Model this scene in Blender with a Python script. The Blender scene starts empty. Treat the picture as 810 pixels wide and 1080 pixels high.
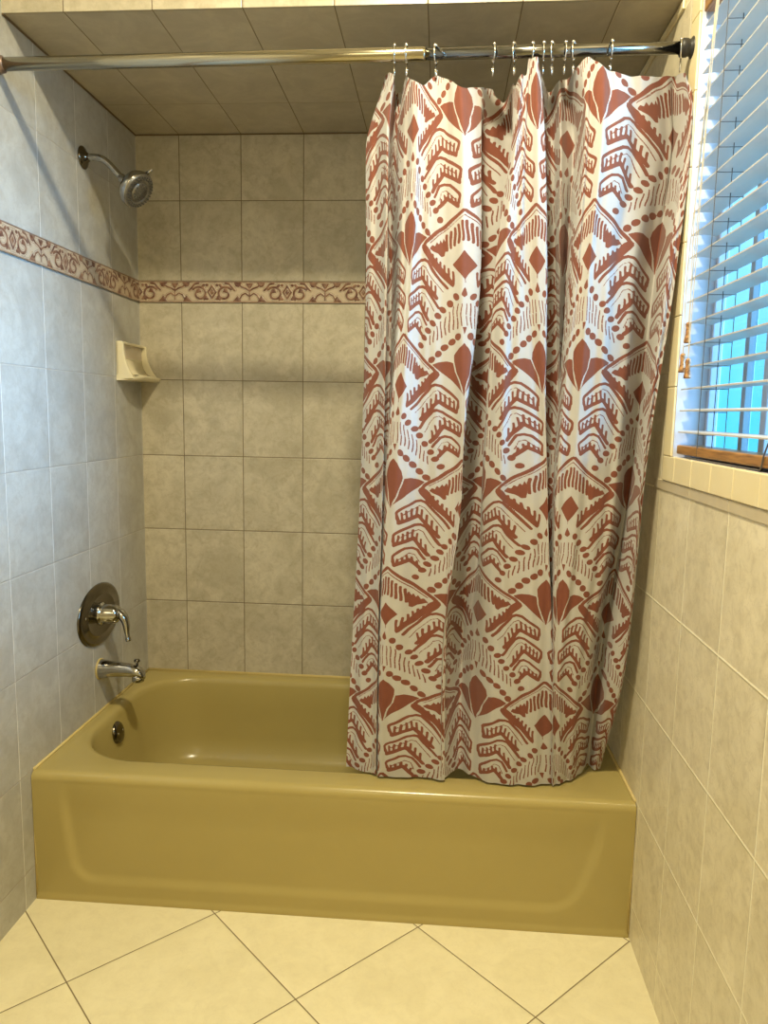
import bpy, bmesh, math, random
import numpy as np
from mathutils import Vector, Matrix
random.seed(7)
C = bpy.context.scene.collection
PI = math.pi
# ------------------------------------------------------------------ dimensions (metres)
W = 1.524            # alcove width, wall to wall
D = 0.802            # back wall
RIM = 0.351          # tub rim height
SOF = 2.170          # tiled soffit over the tub
YF = 0.0445          # front face of the soffit header
CEIL = 2.70
YB = -2.75           # wall behind the viewer
PW, PH = 0.2068, 0.2569   # wall tile pitch
ZT = RIM + 5*PH - 0.0008  # underside of the decorative border
BH = 0.0709
ZB = ZT + BH

# ------------------------------------------------------------------ node helpers
class NT:
    def __init__(s, name):
        s.m = bpy.data.materials.new(name); s.m.use_nodes = True
        s.t = s.m.node_tree; s.n = s.t.nodes; s.l = s.t.links
        s.b = s.n['Principled BSDF']; s.out = s.n['Material Output']
    def N(s, t, **k):
        n = s.n.new(t)
        for a, b in k.items(): setattr(n, a, b)
        return n
    def put(s, sock, v):
        if hasattr(v, 'bl_rna') and isinstance(v, bpy.types.NodeSocket): s.l.new(v, sock)
        elif isinstance(v, (tuple, list)) and len(v) == 3 and sock.type == 'RGBA': sock.default_value = (*v, 1)
        else: sock.default_value = v
    def math(s, op, a, b=0.0, c=0.0, clamp=False):
        n = s.N('ShaderNodeMath', operation=op, use_clamp=clamp)
        for i, v in enumerate((a, b, c)): s.put(n.inputs[i], v)
        return n.outputs[0]
    def mix(s, f, a, b):
        n = s.N('ShaderNodeMix', data_type='RGBA')
        s.put(n.inputs[0], f); s.put(n.inputs[6], a); s.put(n.inputs[7], b)
        return n.outputs[2]
    def ss(s, v, a, b, lo=0.0, hi=1.0):
        n = s.N('ShaderNodeMapRange', interpolation_type='SMOOTHSTEP')
        for i, x in enumerate((v, a, b, lo, hi)): s.put(n.inputs[i], x)
        return n.outputs[0]
    def noise(s, vec, scale, detail=4, rough=.55, dist=0.0):
        n = s.N('ShaderNodeTexNoise'); s.l.new(vec, n.inputs['Vector'])
        n.inputs['Scale'].default_value = scale; n.inputs['Detail'].default_value = detail
        n.inputs['Roughness'].default_value = rough; n.inputs['Distortion'].default_value = dist
        return n.outputs[0]
    def bump(s, h, dist=.001, strength=1.0):
        n = s.N('ShaderNodeBump'); n.inputs['Distance'].default_value = dist
        n.inputs['Strength'].default_value = strength
        s.l.new(h, n.inputs['Height']); s.l.new(n.outputs[0], s.b.inputs['Normal'])
    def base(s, v): s.put(s.b.inputs['Base Color'], v)
    def set(s, **k):
        for a, v in k.items(): s.put(s.b.inputs[a.replace('_', ' ')], v)
        return s

def tile_mat(name, light, dark, gu, gv, su, sv, rough=.33, gw=.0016, vein=(.45,.38,.28), spots=1.0):
    t = NT(name)
    uv = t.N('ShaderNodeUVMap').outputs[0]
    sep = t.N('ShaderNodeSeparateXYZ'); t.l.new(uv, sep.inputs[0])
    def edge(x, size):
        fr = t.math('FRACT', x)
        d = t.math('MINIMUM', fr, t.math('SUBTRACT', 1.0, fr))
        return t.math('MULTIPLY', d, size)
    du = edge(sep.outputs[0], su); dv = edge(sep.outputs[1], sv)
    d = t.math('MINIMUM', du, dv)
    pos = t.N('ShaderNodeTexCoord').outputs['Object']
    fl = t.N('ShaderNodeVectorMath', operation='FLOOR'); t.l.new(uv, fl.inputs[0])
    wn = t.N('ShaderNodeTexWhiteNoise', noise_dimensions='3D'); t.l.new(fl.outputs[0], wn.inputs['Vector'])
    off = t.N('ShaderNodeVectorMath', operation='SCALE'); t.l.new(wn.outputs['Color'], off.inputs[0]); off.inputs['Scale'].default_value = 7.0
    add = t.N('ShaderNodeVectorMath', operation='ADD'); t.l.new(pos, add.inputs[0]); t.l.new(off.outputs[0], add.inputs[1])
    v = add.outputs[0]
    n1 = t.ss(t.noise(v, 9, 5, .62, .8), .33, .68)
    n2 = t.ss(t.noise(v, 34, 6, .7, .5), .40, .72)
    col = t.mix(t.math('MULTIPLY', n1, .75), light, dark)
    col = t.mix(t.math('MULTIPLY', n2, .5*spots), col, vein)
    n4 = t.noise(v, 16, 3, .6, 1.6)
    vn = t.ss(t.math('ABSOLUTE', t.math('SUBTRACT', n4, .5)), 0.0, .02, 1.0, 0.0)
    col = t.mix(t.math('MULTIPLY', vn, .24*spots), col, vein)
    sh = t.math('MULTIPLY_ADD', wn.outputs['Value'], .08, .96)
    bc = t.N('ShaderNodeVectorMath', operation='SCALE'); t.l.new(col, bc.inputs[0]); t.l.new(sh, bc.inputs['Scale'])
    mu = t.ss(du, gw*.5, gw*1.0, 1.0, 0.0); mv = t.ss(dv, gw*.5, gw*1.0, 1.0, 0.0)
    c2 = t.mix(mu, bc.outputs[0], gu); c3 = t.mix(mv, c2, gv)
    t.base(c3)
    gm = t.math('MAXIMUM', mu, mv)
    t.put(t.b.inputs['Roughness'], t.math('MULTIPLY_ADD', gm, .5, rough))
    h = t.ss(d, 0.0, gw*2.2)
    h2 = t.math('MULTIPLY_ADD', t.noise(v, 60, 4), .10, h)
    t.bump(h2, .0011, .8)
    return t.m

def plain(name, col, rough=.5, metal=0.0, spec=.5, bump=None, var=None, coat=0.0):
    t = NT(name); t.set(Roughness=rough, Metallic=metal)
    t.b.inputs['Specular IOR Level'].default_value = spec
    t.b.inputs['Coat Weight'].default_value = coat
    pos = t.N('ShaderNodeTexCoord').outputs['Object']
    if var:
        t.base(t.mix(t.noise(pos, var[1], 4), col, var[0]))
    else: t.base(col)
    if bump: t.bump(t.noise(pos, bump[0], 3), bump[1], .6)
    return t.m

M = {}
M['tile_left'] = tile_mat('tile_left', (.49,.49,.465), (.365,.36,.34), (.78,.77,.74), (.42,.39,.35), PW, PH, rough=.30, spots=.9, gw=.0014, vein=(.33,.30,.26))  # same tile; cool window light in its colour, level joints darkened as shade
M['tile_back'] = tile_mat('tile_back', (.56,.51,.40), (.40,.36,.265), (.17,.13,.08), (.17,.13,.08), PW, PH, spots=1.1, vein=(.34,.29,.20))  # same tile; alcove shade painted into its tone and dark joints
M['tile_right'] = tile_mat('tile_right', (.82,.745,.56), (.68,.61,.44), (.95,.90,.70), (.95,.90,.70), PW, PH, rough=.36, gw=.0019, spots=.9, vein=(.46,.39,.26))  # same tile in a lit tone: brightness put into colour and joints
M['tile_soffit'] = tile_mat('tile_soffit', (.54,.48,.35), (.40,.35,.25), (.22,.17,.10), (.34,.28,.18), PW, PH, rough=.5)  # same tile, browned: shade under the soffit is in the colour
M['tile_floor'] = tile_mat('tile_floor', (.84,.77,.52), (.76,.69,.45), (.20,.15,.07), (.20,.15,.07), .368, .368, rough=.38, gw=.0019, spots=.35, vein=(.55,.47,.30))
M['cream'] = plain('cream_trim', (.86,.76,.50), .35, var=((.80,.69,.43), 14), bump=(50, .0004))
M['paint'] = plain('painted_wall', (.72,.66,.52), .6, bump=(90, .0003))
M['white_paint'] = plain('ceiling_paint', (.80,.77,.68), .7, bump=(90, .0003))
M['chrome'] = plain('chrome', (.46,.455,.43), .09, 1.0, var=((.36,.35,.33), 30))
M['chrome_dull'] = plain('aged_chrome', (.20,.18,.145), .17, 1.0, var=((.12,.105,.08), 45))
M['rod_metal'] = plain('rod_metal', (.50,.46,.34), .15, 1.0, var=((.40,.36,.26), 8))
M['rod_inner'] = plain('rod_inner_metal', (.24,.235,.22), .14, 1.0, var=((.17,.165,.15), 8))
M['black'] = plain('black_rubber', (.018,.017,.016), .45, bump=(120, .0003))
M['bronze'] = plain('tarnished_cap', (.16,.10,.07), .40, .6, bump=(90, .0004), var=((.28,.2,.15), 40))
M['nozzle'] = plain('spray_face', (.30,.28,.24), .35, .7, bump=(300, .0006), var=((.12,.11,.09), 160))
M['rubber_grey'] = plain('nozzle_rubber', (.05,.05,.045), .6, bump=(200, .0002))
M['ceramic'] = plain('ceramic_cream', (.80,.73,.52), .22, coat=.4, var=((.75,.67,.46), 12))
M['caulk'] = plain('caulk', (.62,.50,.20), .5, bump=(70, .0005), var=((.46,.34,.12), 25))
M['steel'] = plain('ring_steel', (.78,.76,.72), .14, 1.0, var=((.6,.58,.54), 60))
M['vinyl'] = plain('white_vinyl', (.60,.60,.66), .4, bump=(60, .0002))
M['grey_frame'] = plain('grey_aluminium', (.34,.38,.42), .4, .3, bump=(60, .0002))
M['slat'] = plain('slat_white', (.56,.54,.52), .42, bump=(120, .0003), var=((.50,.48,.46), 10))
M['cord'] = plain('cord', (.10,.09,.085), .8, bump=(400, .0002))
M['cord_tan'] = plain('cord_tan', (.55,.46,.33), .8, bump=(400, .0002))
def wood():
    t = NT('brown_wood'); pos = t.N('ShaderNodeTexCoord').outputs['Object']
    mp = t.N('ShaderNodeMapping'); t.l.new(pos, mp.inputs[0]); mp.inputs['Scale'].default_value = (60, 5, 90)
    t.base(t.mix(t.ss(t.noise(mp.outputs[0], 1.4, 6, .6, 1.2), .35, .68), (.42,.21,.06), (.17,.075,.02)))
    t.set(Roughness=.35); t.bump(t.noise(mp.outputs[0], 1.4, 6), .0004, .6)
    return t.m
M['wood'] = wood()
def darkwood():
    t = NT('tassel_wood'); pos = t.N('ShaderNodeTexCoord').outputs['Object']
    t.base(t.mix(t.ss(t.noise(pos, 160, 4), .38, .62), (.52,.27,.10), (.22,.10,.035))); t.set(Roughness=.4)
    return t.m
M['tassel'] = darkwood()
def tubmat():
    t = NT('harvest_gold_enamel'); pos = t.N('ShaderNodeTexCoord').outputs['Object']
    col = t.mix(t.noise(pos, 5, 3), (.415,.335,.122), (.380,.305,.108))
    sp = t.ss(t.noise(pos, 420, 2), .62, .78)
    t.base(t.mix(t.math('MULTIPLY', sp, .18), col, (.55,.45,.25)))
    t.set(Roughness=.24); t.b.inputs['Specular IOR Level'].default_value = .4; t.b.inputs['Coat Weight'].default_value = .1; t.b.inputs['Coat Roughness'].default_value = .12
    t.bump(t.noise(pos, 260, 3), .0003, .35)
    return t.m
M['tub'] = tubmat()
def curtain_mat():
    t = NT('printed_cotton')
    a = t.N('ShaderNodeAttribute', attribute_name='print'); pos = t.N('ShaderNodeTexCoord').outputs['Object']
    uv = t.N('ShaderNodeUVMap').outputs[0]
    wob = t.math('MULTIPLY_ADD', t.noise(uv, 260, 2), .0012, -.0006)
    ink = t.ss(t.math('ADD', a.outputs['Fac'], wob), -.0004, .0004, 1.0, 0.0)
    cloth = t.mix(t.noise(uv, 30, 3), (.54,.525,.515), (.48,.465,.45))
    rust = t.mix(t.noise(uv, 45, 4), (.235,.078,.050), (.19,.060,.036))
    col = t.mix(ink, cloth, rust); t.base(col)
    t.set(Roughness=.82); t.b.inputs['Specular IOR Level'].default_value = .2
    t.b.inputs['Sheen Weight'].default_value = .15
    mp = t.N('ShaderNodeMapping'); t.l.new(uv, mp.inputs[0]); mp.inputs['Scale'].default_value = (600, 900, 1)
    t.bump(t.noise(mp.outputs[0], 1.0, 2), .0003, .5)
    tr = t.N('ShaderNodeBsdfTranslucent'); t.l.new(col, tr.inputs['Color'])
    mx = t.N('ShaderNodeMixShader'); mx.inputs[0].default_value = .07
    t.l.new(t.b.outputs[0], mx.inputs[1]); t.l.new(tr.outputs[0], mx.inputs[2]); t.l.new(mx.outputs[0], t.out.inputs[0])
    return t.m
M['curtain'] = curtain_mat()
def border_mat():
    t = NT('scroll_border_tile')
    a = t.N('ShaderNodeAttribute', attribute_name='scroll'); pos = t.N('ShaderNodeTexCoord').outputs['Object']
    ink = t.ss(a.outputs['Fac'], -.0004, .0018, 1.0, 0.0)
    line = t.ss(t.math('ABSOLUTE', t.math('SUBTRACT', a.outputs['Fac'], .0036)), .0002, .0009, 1.0, 0.0)
    brown = t.mix(t.ss(t.noise(pos, 70, 3), .35, .65), (.13,.055,.038), (.27,.15,.095))
    ground = t.mix(t.noise(pos, 50, 4), (.44,.34,.245), (.54,.45,.33))
    col = t.mix(ink, ground, brown); col = t.mix(t.math('MULTIPLY', line, .6), col, (.10,.05,.035))
    t.base(col); t.set(Roughness=.3)
    t.bump(t.ss(a.outputs['Fac'], -.003, .003, 1.0, 0.0), .002, .6)
    return t.m
M['border'] = border_mat()
def pane_mat():
    t = NT('window_glass')
    tr = t.N('ShaderNodeBsdfTransparent'); tr.inputs[0].default_value = (.86,.96,1,1)
    gl = t.N('ShaderNodeBsdfGlossy'); gl.inputs['Roughness'].default_value = .05
    mx = t.N('ShaderNodeMixShader'); mx.inputs[0].default_value = .06
    pos = t.N('ShaderNodeTexCoord').outputs['Object']
    t.put(gl.inputs['Color'], t.mix(t.noise(pos, 3, 2), (.9,.95,1), (.8,.9,1)))
    t.l.new(tr.outputs[0], mx.inputs[1]); t.l.new(gl.outputs[0], mx.inputs[2]); t.l.new(mx.outputs[0], t.out.inputs[0])
    return t.m
M['pane'] = pane_mat()

# ------------------------------------------------------------------ mesh helpers
def link(o, parent=None):
    C.objects.link(o)
    if parent is not None: o.parent = parent
    return o
def obj(name, bm, mat, parent=None, smooth=False, loc=None):
    me = bpy.data.meshes.new(name)
    bmesh.ops.recalc_face_normals(bm, faces=bm.faces)
    bm.to_mesh(me); bm.free(); me.materials.append(mat)
    if smooth: me.shade_smooth()
    o = bpy.data.objects.new(name, me)
    link(o, parent)
    if loc is not None: o.location = loc
    return o
def tag(o, label=None, cat=None, group=None, kind=None):
    if label: o['label'] = label
    if cat: o['category'] = cat
    if group: o['group'] = group
    if kind: o['kind'] = kind
    return o
def struct(o): o['kind'] = 'structure'; return o
def empty(name, loc=(0,0,0), rz=0.0):
    o = bpy.data.objects.new(name, None); o.location = loc; o.rotation_euler = (0,0,rz); o.empty_display_size = .05
    return link(o)
def box(bm, x0, x1, y0, y1, z0, z1, bev=0.0):
    r = bmesh.ops.create_cube(bm, size=1.0)
    vs = r['verts']
    for v in vs:
        v.co = Vector(((x0+x1)/2 + v.co.x*(x1-x0), (y0+y1)/2 + v.co.y*(y1-y0), (z0+z1)/2 + v.co.z*(z1-z0)))
    if bev > 0:
        es = list({e for v in vs for e in v.link_edges})
        bmesh.ops.bevel(bm, geom=es, offset=bev, segments=2, affect='EDGES', profile=.5)
    return bm
def tube(bm, pts, rad, seg=12, cap=True):
    pts = [Vector(p) for p in pts]; n = len(pts)
    rads = rad if isinstance(rad, (list, tuple)) else [rad]*n
    rings = []; up = None
    for i, p in enumerate(pts):
        t = (pts[min(i+1,n-1)] - pts[max(i-1,0)]).normalized()
        if up is None:
            a = Vector((0,0,1)) if abs(t.z) < .9 else Vector((1,0,0))
            up = (a - t*a.dot(t)).normalized()
        else: up = (up - t*up.dot(t)).normalized()
        s = t.cross(up)
        rings.append([bm.verts.new(p + (up*math.cos(k*2*PI/seg) + s*math.sin(k*2*PI/seg))*rads[i]) for k in range(seg)])
    for a, b in zip(rings, rings[1:]):
        for k in range(seg): bm.faces.new((a[k], a[(k+1)%seg], b[(k+1)%seg], b[k]))
    if cap: bm.faces.new(rings[0][::-1]); bm.faces.new(rings[-1])
    return bm
def lathe(bm, prof, origin, axis, seg=32):
    """prof: list of (radius, distance along axis)"""
    o = Vector(origin); t = Vector(axis).normalized()
    a = Vector((0,0,1)) if abs(t.z) < .9 else Vector((1,0,0))
    u = (a - t*a.dot(t)).normalized(); s = t.cross(u)
    rings = []
    for r, h in prof:
        if r <= 1e-6: rings.append([bm.verts.new(o + t*h)])
        else: rings.append([bm.verts.new(o + t*h + (u*math.cos(k*2*PI/seg) + s*math.sin(k*2*PI/seg))*r) for k in range(seg)])
    for a_, b_ in zip(rings, rings[1:]):
        for k in range(seg):
            k2 = (k+1) % seg
            if len(a_) == 1 and len(b_) == 1: continue
            if len(a_) == 1: bm.faces.new((a_[0], b_[k2], b_[k]))
            elif len(b_) == 1: bm.faces.new((a_[k], a_[k2], b_[0]))
            else: bm.faces.new((a_[k], a_[k2], b_[k2], b_[k]))
    for e in (rings[0], rings[-1]):
        if len(e) > 1:
            try: bm.faces.new(e)
            except ValueError: pass
    return bm
def ball(bm, c, r, seg=12):
    bmesh.ops.create_uvsphere(bm, u_segments=seg, v_segments=max(6, seg//2+2), radius=r, matrix=Matrix.Translation(Vector(c)))
def catmull(P, n=8):
    P = [Vector(p) for p in P]; Q = [P[0]*2-P[1]] + P + [P[-1]*2-P[-2]]; out = []
    for i in range(1, len(Q)-2):
        a, b, c, d = Q[i-1:i+3]
        for k in range(n):
            t = k/n
            out.append(.5*((2*b) + (c-a)*t + (2*a-5*b+4*c-d)*t*t + (3*b-a-3*c+d)*t**3))
    out.append(P[-1]); return out
def uvquads(name, quads, mat, thick=None):
    """quads: list of (4 corner coords, 4 uvs)"""
    vs, fs, uvs = [], [], []
    for q, u in quads:
        b = len(vs); vs += list(q); fs.append((b, b+1, b+2, b+3)); uvs += list(u)
    me = bpy.data.meshes.new(name); me.from_pydata(vs, [], fs)
    l = me.uv_layers.new(name='UVMap')
    for i, u in enumerate(uvs): l.data[i].uv = u
    me.materials.append(mat)
    o = bpy.data.objects.new(name, me); link(o); return struct(o)

# ------------------------------------------------------------------ room shell
AX = .1458            # first vertical joint on the back wall
def vz(z):            # tile row coordinate (integer = joint)
    return (z - RIM)/PH if z < (ZT+ZB)/2 else (z - ZB)/PH
ztop = CEIL
def wallx(y0, y1, z0, z1, x, joint, up=False):
    uu = lambda y: (y - joint)/PW
    f = (lambda z: (z-ZB)/PH) if up else (lambda z: (z-RIM)/PH)
    return ([(x,y0,z0),(x,y1,z0),(x,y1,z1),(x,y0,z1)], [(uu(y0),f(z0)),(uu(y1),f(z0)),(uu(y1),f(z1)),(uu(y0),f(z1))])
jl = D - .2112
uvquads('wall_left', [wallx(YB, D, 0, ZT, 0, jl), wallx(YB, D, ZT, ZB, 0, jl, True), wallx(YB, D, ZB, ztop, 0, jl, True)], M['tile_left'])
def wally(x0, x1, z0, z1, y, up=False):
    uu = lambda x: (x - AX)/PW
    f = (lambda z: (z-ZB)/PH) if up else (lambda z: (z-RIM)/PH)
    return ([(x0,y,z0),(x1,y,z0),(x1,y,z1),(x0,y,z1)], [(uu(x0),f(z0)),(uu(x1),f(z0)),(uu(x1),f(z1)),(uu(x0),f(z1))])
uvquads('wall_back', [wally(0, W, 0, ZT, D), wally(0, W, ZT, ZB, D, True), wally(0, W, ZB, ztop, D, True)], M['tile_back'])
# window opening in the right wall
WY1, WY0, WZ0, WZ1 = -.075, -1.075, 1.197, 2.135
BAND = 1.1195
jr = .0025
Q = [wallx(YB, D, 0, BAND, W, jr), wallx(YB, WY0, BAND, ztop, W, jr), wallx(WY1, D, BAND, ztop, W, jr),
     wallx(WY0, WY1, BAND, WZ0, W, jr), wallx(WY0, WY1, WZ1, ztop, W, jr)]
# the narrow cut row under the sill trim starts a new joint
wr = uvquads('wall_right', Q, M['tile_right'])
# window reveal
bm = bmesh.new()
xo = W + .085
for (y0,y1,z0,z1) in ((WY1, WY1+.02, WZ0-.02, WZ1+.02), (WY0-.02, WY0, WZ0-.02, WZ1+.02)):
    box(bm, W+.0005, xo, y0, y1, z0, z1)
box(bm, W+.0005, xo, WY0, WY1, WZ0-.02, WZ0); box(bm, W+.0005, xo, WY0, WY1, WZ1, WZ1+.02)
struct(obj('trim_1', bm, M['vinyl']))
# flat cream tile surround round the window: single bullnose pieces with joints
bm = bmesh.new()
T = .0045
def piece(y0, y1, z0, z1): box(bm, W-T, W+.0005, y0+.0007, y1-.0007, z0+.0007, z1-.0007, .0016)
tw = .055
zz = WZ0 - tw
y = WY1 + tw - .002
ys = [y]
while y > WY0 - tw + .01: y = max(y - .152, WY0 - tw); ys.append(y)
ys = [WY1+tw-.002, WY1-.03] + [WY1-.03-.108*k for k in range(1, 10)]
ys = [v for v in ys if v > WY0-tw+.03] + [WY0-tw]
for a, b in zip(ys, ys[1:]): piece(b, a, WZ0-tw, WZ0); piece(b, a, WZ1, WZ1+tw)
z = WZ0
while z < WZ1 - .001:
    z2 = min(z + .148, WZ1)
    piece(WY1, WY1+tw-.002, z, z2); piece(WY0-tw, WY0, z, z2); z = z2
struct(obj('trim_2', bm, M['cream']))
# narrow cut tile strip under the sill trim
q = []
z0, z1 = BAND, WZ0 - tw
bm = bmesh.new()
ycur = jr
k = 0
while ycur > -1.6:
    y1_ = ycur + (0 if k else .04); y0_ = ycur - PW
    box(bm, W-.0022, W+.0005, y0_+.0007, y1_-.0007, z0+.001, z1-.0007, .0008); ycur -= PW; k += 1
trm = obj('trim_3', bm, M['tile_strip'] if 'tile_strip' in M else plain('cut_tile', (.64,.56,.40), .36, var=((.52,.45,.32), 30), bump=(60,.0005))); struct(trm)
# border tiles with scroll relief
def seg_sd(px, py, a, b, r):
    ax, ay = a; bx, by = b
    dx, dy = bx-ax, by-ay; L = dx*dx+dy*dy+1e-12
    t = np.clip(((px-ax)*dx+(py-ay)*dy)/L, 0, 1)
    return np.hypot(px-ax-t*dx, py-ay-t*dy) - r
def poly_sd(px, py, P):
    d = np.full(px.shape, 1e9); s = np.zeros(px.shape, bool); n = len(P)
    for i in range(n):
        a = P[i]; b = P[(i+1)%n]
        d = np.minimum(d, seg_sd(px, py, a, b, 0))
        c = ((a[1] > py) != (b[1] > py))
        with np.errstate(divide='ignore', invalid='ignore'):
            xi = (b[0]-a[0])*(py-a[1])/((b[1]-a[1]) if b[1] != a[1] else 1e-9) + a[0]
        s ^= c & (px < xi)
    return np.where(s, -d, d)
def line_sd(px, py, P, r):
    d = np.full(px.shape, 1e9)
    for a, b in zip(P, P[1:]): d = np.minimum(d, seg_sd(px, py, a, b, r))
    return d
def ell_sd(px, py, c, rx, ry, rot=0.0):
    x = px-c[0]; y = py-c[1]; cs, sn = math.cos(rot), math.sin(rot)
    X = x*cs+y*sn; Y = -x*sn+y*cs
    k = np.hypot(X/rx, Y/ry); return (k-1)*min(rx, ry)
def scroll_sd(u, v):
    """one 25 cm border tile, u along, v up from its centre (-.035..+.035)"""
    P = .254
    x = np.abs((u % P) - P/2)
    d = np.full(u.shape, 1e9); m = np.minimum
    # centre fleuron: stem, seed pod and two leaves
    d = m(d, poly_sd(x, v, [(-.012,.028),(.012,.028),(.004,.014),(-.004,.014)]))
    d = m(d, line_sd(x, v, [(0,.014),(0,-.026)], .0012))
    d = m(d, line_sd(x, v, [(.0,.004),(.012,.012),(.026,.016),(.040,.028)], .0022))
    d = m(d, poly_sd(x, v, [(.026,.030),(.052,.030),(.046,.018),(.036,.016)]))
    d = m(d, line_sd(x, v, [(.003,-.012),(.014,-.004),(.026,-.010),(.034,-.024)], .0018))
    d = m(d, poly_sd(x, v, [(.028,-.030),(.056,-.030),(.046,-.020),(.040,-.012)]))
    # acanthus scroll
    th = np.linspace(0, 1, 22)
    cx, cy = .084, -.006
    pts = [(cx+(.027-.019*t)*math.cos(2.5-7.6*t), cy+(.024-.016*t)*math.sin(2.5-7.6*t)) for t in th]
    d = m(d, line_sd(x, v, pts, .0030))
    d = m(d, line_sd(x, v, [(.050,.006),(.060,.016),(.068,.026),(.082,.028)], .0026))
    d = m(d, ell_sd(x, v, (.080,.004), .008, .006, .6))
    d = m(d, ell_sd(x, v, (.097,.020), .007, .004, .8)); d = m(d, ell_sd(x, v, (.104,-.020), .008, .004, .9))
    # diamond at the joint
    q = P/2 - x
    dia = poly_sd(q, v, [(-.016,0),(0,.024),(.016,0),(0,-.024)])
    d = m(d, np.maximum(dia, -(dia+.0045)))
    d = m(d, np.maximum(dia+.008, -1.0))
    d = m(d, ell_sd(q, v, (.017,.022), .005, .004)); d = m(d, ell_sd(q, v, (.017,-.022), .005, .004))
    return d
def border(name, length, place):
    nu = int(length/.0016); nv = 46
    u = np.linspace(0, length, nu); v = np.linspace(-BH/2+.001, BH/2-.001, nv)
    U, V = np.meshgrid(u, v, indexing='ij')
    sd = scroll_sd(U+.002, V)
    sd = np.maximum(sd, np.abs(V) - .0305)
    rim = np.abs(np.abs(V) - .0325) - .0006
    relief = -.0035 - .0018*np.clip(-sd/.002, 0, 1) - .0012*(np.abs(V) > .0315)
    co = place(U.ravel(), (V+ZT+BH/2).ravel(), relief.ravel())
    me = bpy.data.meshes.new(name)
    idx = np.arange(nu*nv).reshape(nu, nv)
    f = np.stack([idx[:-1,:-1], idx[1:,:-1], idx[1:,1:], idx[:-1,1:]], -1).reshape(-1, 4)
    me.from_pydata(co.tolist(), [], f.tolist())
    a = me.attributes.new('scroll', 'FLOAT', 'POINT'); a.data.foreach_set('value', np.minimum(sd, rim).ravel().astype(np.float32))
    me.materials.append(M['border']); me.shade_smooth()
    return struct(link(bpy.data.objects.new(name, me)))
border('trim_4', W, lambda u, z, h: np.stack([u, D + h, z], 1))
border('trim_5', D + 2.6, lambda u, z, h: np.stack([-h, D - u, z], 1))
# floor: diamond-laid squares
fu = lambda x, y: ((x-.4815+(y-.005))/.5205, (x-.4815-(y-.005))/.5205)
uvquads('floor', [([(0,YB,0),(W,YB,0),(W,D,0),(0,D,0)], [fu(0,YB),fu(W,YB),fu(W,D),fu(0,D)])], M['tile_floor'])
# ceiling: painted room ceiling + tiled header and soffit over the tub
u_ = lambda x: (x-AX)/PW
yj = D - .2388
uvquads('ceiling', [([(0,YB,CEIL),(W,YB,CEIL),(W,YF,CEIL),(0,YF,CEIL)], [(.5,.5)]*4)], M['white_paint'])
uvquads('ceiling_soffit', [([(0,YF,SOF),(W,YF,SOF),(W,D,SOF),(0,D,SOF)], [(u_(0),(YF-yj)/PH),(u_(W),(YF-yj)/PH),(u_(W),(D-yj)/PH),(u_(0),(D-yj)/PH)])], M['tile_soffit'])
uvquads('wall_header', [([(0,YF,SOF),(W,YF,SOF),(W,YF,CEIL),(0,YF,CEIL)], [(u_(0),.02),(u_(W),.02),(u_(W),1.05),(u_(0),1.05)])], M['tile_back'])
uvquads('wall_front', [([(0,YB,0),(W,YB,0),(W,YB,CEIL),(0,YB,CEIL)], [(.5,.5)]*4)], M['paint'])
# light cut strips where the right wall meets the soffit
bm = bmesh.new(); box(bm, W-.006, W-.0004, YF, D, SOF-.022, SOF-.003, .002)
struct(obj('trim_6', bm, M['cream']))
bm = bmesh.new(); tube(bm, [(0,D-.002,SOF-.002),(W,D-.002,SOF-.002)], .0025, 8); tube(bm, [(.002,D,SOF-.002),(.002,YF,SOF-.002)], .0025, 8)
struct(obj('trim_7', bm, plain('old_grout', (.16,.11,.06), .8, bump=(80,.0005))))
# ------------------------------------------------------------------ bathtub
def rrect(x0, x1, y0, y1, rl, rr, z, nc=14, ns=26):
    """rounded rectangle loop, same vertex count whatever the radii; rl/rr = left/right corner radii"""
    P = []
    cor = [((x0+rl, y0+rl), PI, rl), ((x1-rr, y0+rr), 1.5*PI, rr), ((x1-rr, y1-rr), 0, rr), ((x0+rl, y1-rl), .5*PI, rl)]
    for i, (c, a, r) in enumerate(cor):
        for k in range(nc+1):
            t = a + .5*PI*k/nc; P.append((c[0]+r*math.cos(t), c[1]+r*math.sin(t), z))
        c2, a2, r2 = cor[(i+1) % 4]
        e = (c2[0]+r2*math.cos(a2), c2[1]+r2*math.sin(a2)); s = P[-1]
        for k in range(1, ns): P.append((s[0]+(e[0]-s[0])*k/ns, s[1]+(e[1]-s[1])*k/ns, z))
    return P
tub = empty('bathtub', (W/2, .41, 0))
tag(tub, 'harvest gold enamelled bathtub with a recessed front apron filling the tiled alcove', 'bathtub')
TL = Vector(tub.location)
def tobj(*a, **k):
    o = obj(*a, **k); o.location = -TL; return o
bm = bmesh.new()
g = .0015
ox0, ox1, oy0, oy1 = .045, 1.462, .117, .748
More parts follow.
